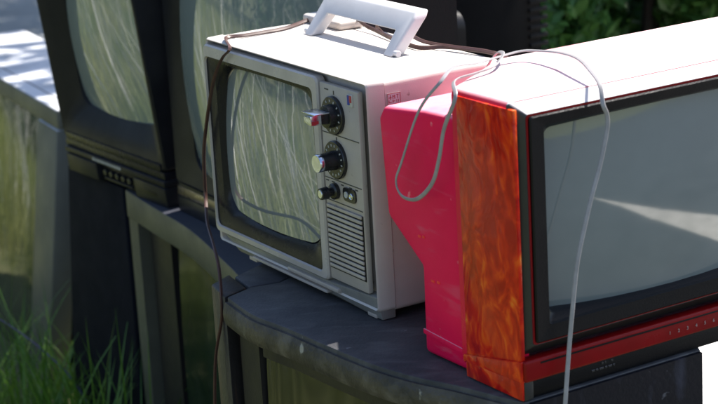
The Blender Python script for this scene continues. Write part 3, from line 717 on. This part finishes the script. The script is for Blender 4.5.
# ---- grass blades, many in one mesh
def blades(name, m, roots, hmin, hmax, wid, lean, seg=4, curl=1.0, wind=None):
    n = len(roots); roots = np.asarray(roots, float)
    h = rng.uniform(hmin, hmax, n); az = rng.uniform(0, 2 * np.pi, n) if wind is None else rng.normal(wind, .9, n); ln = rng.uniform(.1, 1, n) * lean
    w = wid * rng.uniform(.6, 1.2, n)
    verts = np.zeros((n, seg + 1, 2, 3)); s = np.linspace(0, 1, seg + 1)
    dx, dy = np.cos(az), np.sin(az)
    tw = az + np.pi / 2 + rng.uniform(-.6, .6, n)
    for k, q in enumerate(s):
        off = ln * h * q ** (1 + curl); z = h * q * (1 - .28 * ln * q)
        ww = w * (1 - q) ** .7 * (1 if q > 0 else .8) + .0002
        for sd, sg in enumerate((-1, 1)):
            verts[:, k, sd, 0] = roots[:, 0] + dx * off + np.cos(tw) * ww * sg * .5
            verts[:, k, sd, 1] = roots[:, 1] + dy * off + np.sin(tw) * ww * sg * .5
            verts[:, k, sd, 2] = roots[:, 2] + z
    base = (np.arange(n) * (seg + 1) * 2)[:, None]
    fs = []
    for k in range(seg): fs.append(base + np.array([[2 * k, 2 * k + 1, 2 * k + 3, 2 * k + 2]]))
    faces = np.concatenate(fs).astype(int)
    me = bpy.data.meshes.new(name); me.from_pydata(verts.reshape(-1, 3).tolist(), [], faces.tolist())
    me.materials.append(m); me.polygons.foreach_set('use_smooth', [True] * len(me.polygons))
    return link(bpy.data.objects.new(name, me))

# the meadow the screens look at
n = 42000
rx = -.5 - rng.gamma(1.5, 2.2, n); ry = rng.uniform(-3, 12, n)
keep = (rx > -14) & ((rx < -.22 * ry - .22) | (ry < .6)) & ~((ry > 6.3) & (rx > -2.7))
rx, ry = rx[keep], ry[keep]
tag(blades('meadow_grass', M['meadow'], np.c_[rx, ry, np.zeros_like(rx)], .14, .42, .012, .75), 'sunlit green and yellow meadow grass to the left of the televisions', 'grass', kind='stuff')
n = 210
rx = rng.uniform(-3.4, -1.35, n); ry = rng.uniform(1.8, 6.4, n)
keep = rx < -.23 * ry - .30; rx, ry = rx[keep], ry[keep]
tag(blades('dry_stalks', M['straw'], np.c_[rx, ry, np.zeros_like(rx)], .6, 1.6, .015, .95, 6, .7, .95), 'tall bleached dry stalks standing in the meadow', 'grass', kind='stuff')
# green grass at the foot of the consoles
cl = []
for cx, cy, k, sp in ((-.80, 3.95, 60, .06), (-.68, 4.02, 50, .05), (-.58, 3.86, 60, .045), (-.50, 3.74, 60, .04), (-.44, 3.80, 46, .035), (-.40, 3.66, 40, .035), (-.34, 3.58, 26, .03), (-.30, 3.52, 14, .03), (-.60, 3.70, 40, .05), (-.70, 3.82, 50, .05), (-.90, 4.02, 50, .06)):
    cl += [(cx + random.gauss(0, sp), cy + random.gauss(0, sp), 0) for _ in range(k)]
tall = []
for cx, cy, k, sp in ((-.66, 3.72, 30, .04), (-.58, 3.62, 34, .04), (-.52, 3.52, 30, .04), (-.47, 3.44, 30, .035), (-.42, 3.38, 16, .03), (-.74, 3.78, 30, .05)):
    tall += [(cx + random.gauss(0, sp), cy + random.gauss(0, sp), 0) for _ in range(k)]
foot = blades('foot_grass', M['lush'], cl, .08, .32, .0060, .85, 5)
t2 = blades('foot_grass', M['lush'], tall, .24, .46, .0065, .75, 6)
bm_ = B(); bm_.from_mesh(foot.data); bm_.from_mesh(t2.data); bm_.to_mesh(foot.data); bm_.free(); bpy.data.objects.remove(t2)
tag(foot, 'green grass blades growing in shade at the foot of the consoles', 'grass', kind='stuff')

# ================================================================== shrubs and trees
def leaves_mesh(name, m, centres, size, jitter=.5):
    n = len(centres); c = np.asarray(centres, float)
    d = rng.normal(size=(n, 3)); d /= np.linalg.norm(d, axis=1)[:, None]
    e = np.cross(d, rng.normal(size=(n, 3))); e /= np.linalg.norm(e, axis=1)[:, None] + 1e-9
    f = np.cross(d, e); s = size * rng.uniform(1 - jitter, 1 + jitter, n)[:, None]
    v = np.stack([c - d * s, c + e * s * .42 + f * s * .1, c + d * s, c - e * s * .42 + f * s * .1], 1)
    me = bpy.data.meshes.new(name); idx = (np.arange(n) * 4)[:, None] + np.array([[0, 1, 2, 3]])
    me.from_pydata(v.reshape(-1, 3).tolist(), [], idx.tolist()); me.materials.append(m)
    return bpy.data.objects.new(name, me)

def crown_points(clumps, per):
    out = []
    for (x, y, z, r) in clumps:
        d = rng.normal(size=(per, 3)); d /= np.linalg.norm(d, axis=1)[:, None]
        q = r * rng.uniform(.25, 1, per) ** .6
        out.append(np.array([x, y, z]) + d * q[:, None] * np.array([1, 1, .85]))
    return np.concatenate(out)

def shrub(label, loc, w, h, n_cl, per, leaf, m=None):
    t = thing('shrub', label, 'shrub', loc, 0, 'shrubs in shade behind the televisions')
    cl = []
    for _ in range(n_cl):
        a = random.uniform(0, 6.28); r = w * math.sqrt(random.random()) * .8; z = random.uniform(.12, .95) * h
        cl.append((r * math.cos(a), r * math.sin(a) * .8, z, random.uniform(.16, .30) * w))
    o = leaves_mesh('foliage', m or M['leaf'], crown_points(cl, per), leaf); link(o, t)
    b = B()
    for x, y, z, r in cl[::3]:
        tube(b, [(x * .1, y * .1, 0), (x * .4, y * .4, z * .5), (x, y, z)], .01, 6, [.02, .013, .004])
    obj('stem', b, M['bark'], t)
    return t
shrub('dark leafy shrub right of the black cabinet, behind the red television', (.72, 5.0, 0), .55, 1.5, 54, 300, .026)
shrub('dark shrub at the right edge, its lower leaves almost black', (1.32, 5.2, 0), .6, 1.7, 54, 300, .028)
shrub('taller shaded shrub filling the gap behind the black cabinet', (.25, 5.9, 0), .7, 1.9, 44, 170, .03)
shrub('wide dark shrub behind the two others at the upper right', (1.15, 6.4, 0), .85, 2.0, 44, 170, .03)
shrub('rounded dark shrub farthest back, between the wide one and the right edge', (1.55, 7.3, 0), .9, 2.1, 44, 170, .03)
shrub('narrow dark shrub farthest back, behind the ribbed cabinet edge', (.72, 7.2, 0), .8, 2.1, 44, 170, .03)
shrub('low far shrub in the darkest shade at the upper right', (2.1, 6.2, 0), .9, 2.2, 44, 170, .03)

def tree(label, loc, h, spread, zc, n_cl, per, leaf, rz=0):
    t = thing('tree', label, 'tree', loc, rz, 'trees behind the televisions')
    b = B(); top = Vector((0, 0, zc))
    tube(b, spline([(0, 0, -.05), (.05, .02, zc * .4), (-.03, .04, zc * .8), (0, 0, h)], 6), .1, 10, None) if 0 else None
    pts = spline([(0, 0, -.05), (.06, .02, zc * .4), (-.03, .05, zc * .8), (0, 0, h * .95)], 6)
    tube(b, pts, .1, 10, [.14 * (1 - .85 * i / (len(pts) - 1)) + .01 for i in range(len(pts))])
    obj('trunk', b, M['bark'], t)
    cl = []
    for _ in range(n_cl):
        d = Vector((random.gauss(0, 1), random.gauss(0, 1), random.gauss(0, .8))).normalized() * random.uniform(.2, 1)
        cl.append((d.x * spread, d.y * spread, zc + d.z * (h - zc), random.uniform(.22, .4) * spread))
    for i in range(7):
        x, y, z, r = cl[i]; b = B(); tube(b, spline([(0, 0, zc * .55 + i * .1), (x * .45, y * .45, (zc * .6 + z) / 2), (x, y, z)], 5), .03, 7, None)
        obj('limb', b, M['bark'], t)
    link(leaves_mesh('crown', M['leaf2'], crown_points(cl, per), leaf), t)
    return t
tree('broad dark tree shading the paving behind the televisions', (1.0, 10.6, 0), 5.4, 2.5, 3.5, 60, 260, .06)
tree('dense tree further right over the shrubs', (3.4, 8.2, 0), 5.2, 2.3, 3.6, 60, 240, .06)
tree('dense tree at the far left end of the tree row', (-1.6, 13.5, 0), 6.0, 2.8, 3.8, 60, 240, .07)
# thin canopy that throws the dappled shade on the pale grey console
tree('slender tree with thin open crown whose leaves dapple the pale grey console', (.70, 5.80, 0), 3.9, .66, 3.25, 11, 46, .055)
tree('small denser tree added for shade in front of the slender one', (1.25, 5.12, 0), 4.0, .46, 3.3, 16, 190, .05)  # unseen crown added to shade the foot grass and left post
# low far hedge line beyond the meadow, seen only in the screens
pts = []
for k in range(90):
    a = R(random.uniform(100, 200)); d = random.uniform(11, 16)
    pts.append((d * math.cos(a), 3 + d * math.sin(a), random.uniform(.3, 4.0), random.uniform(.9, 1.6)))
o = leaves_mesh('far_wood', M['leaf2'], crown_points(pts, 200), .16); link(o)
tag(o, 'far line of dark trees beyond the meadow', 'trees', kind='stuff')

# ================================================================== light, sky, camera
sun_dir = Vector((.545, .425, 1.0)).normalized()
EL = math.asin(sun_dir.z); AZ = math.atan2(sun_dir.x, sun_dir.y)
w = bpy.data.worlds.new('World'); S.world = w; w.use_nodes = True
N = w.node_tree.nodes; L = w.node_tree.links
bg = N['Background']; sky = N.new('ShaderNodeTexSky'); sky.sky_type = 'NISHITA'; sky.sun_disc = False
sky.sun_elevation = EL; sky.sun_rotation = AZ; sky.dust_density = 1.2; sky.ozone_density = 1.5
L.new(sky.outputs[0], bg.inputs[0]); bg.inputs[1].default_value = .10
sl = bpy.data.lights.new('sun', 'SUN'); sl.energy = 5.0; sl.angle = R(.55); sl.color = (1, .95, .87)
so = bpy.data.objects.new('sun', sl); so.rotation_euler = sun_dir.to_track_quat('Z', 'Y').to_euler(); COL.objects.link(so)

cam = bpy.data.cameras.new('camera'); co = bpy.data.objects.new('camera', cam); COL.objects.link(co)
fw = Vector((0, .96282926, -.27011074)); rt = Vector((.9983461, -.01552857, -.0553527)); u_ = Vector((.05748963, .269664, .96123684))
mw = Matrix.Identity(4)
for i in range(3): mw[i][0] = rt[i]; mw[i][1] = u_[i]; mw[i][2] = -fw[i]
mw.translation = Vector((0, 0, .8184 + Z0)); co.matrix_world = mw
cam.sensor_width = 36; cam.lens = 36 * 2000.49 / 718; cam.clip_end = 600; cam.clip_start = .05
cam.dof.use_dof = True; cam.dof.focus_distance = 2.50; cam.dof.aperture_fstop = 9
S.camera = co
S.view_settings.view_transform = 'Standard'; S.view_settings.look = 'None'; S.view_settings.gamma = 1
S.view_settings.use_curve_mapping = False; S.view_settings.exposure = 1.25
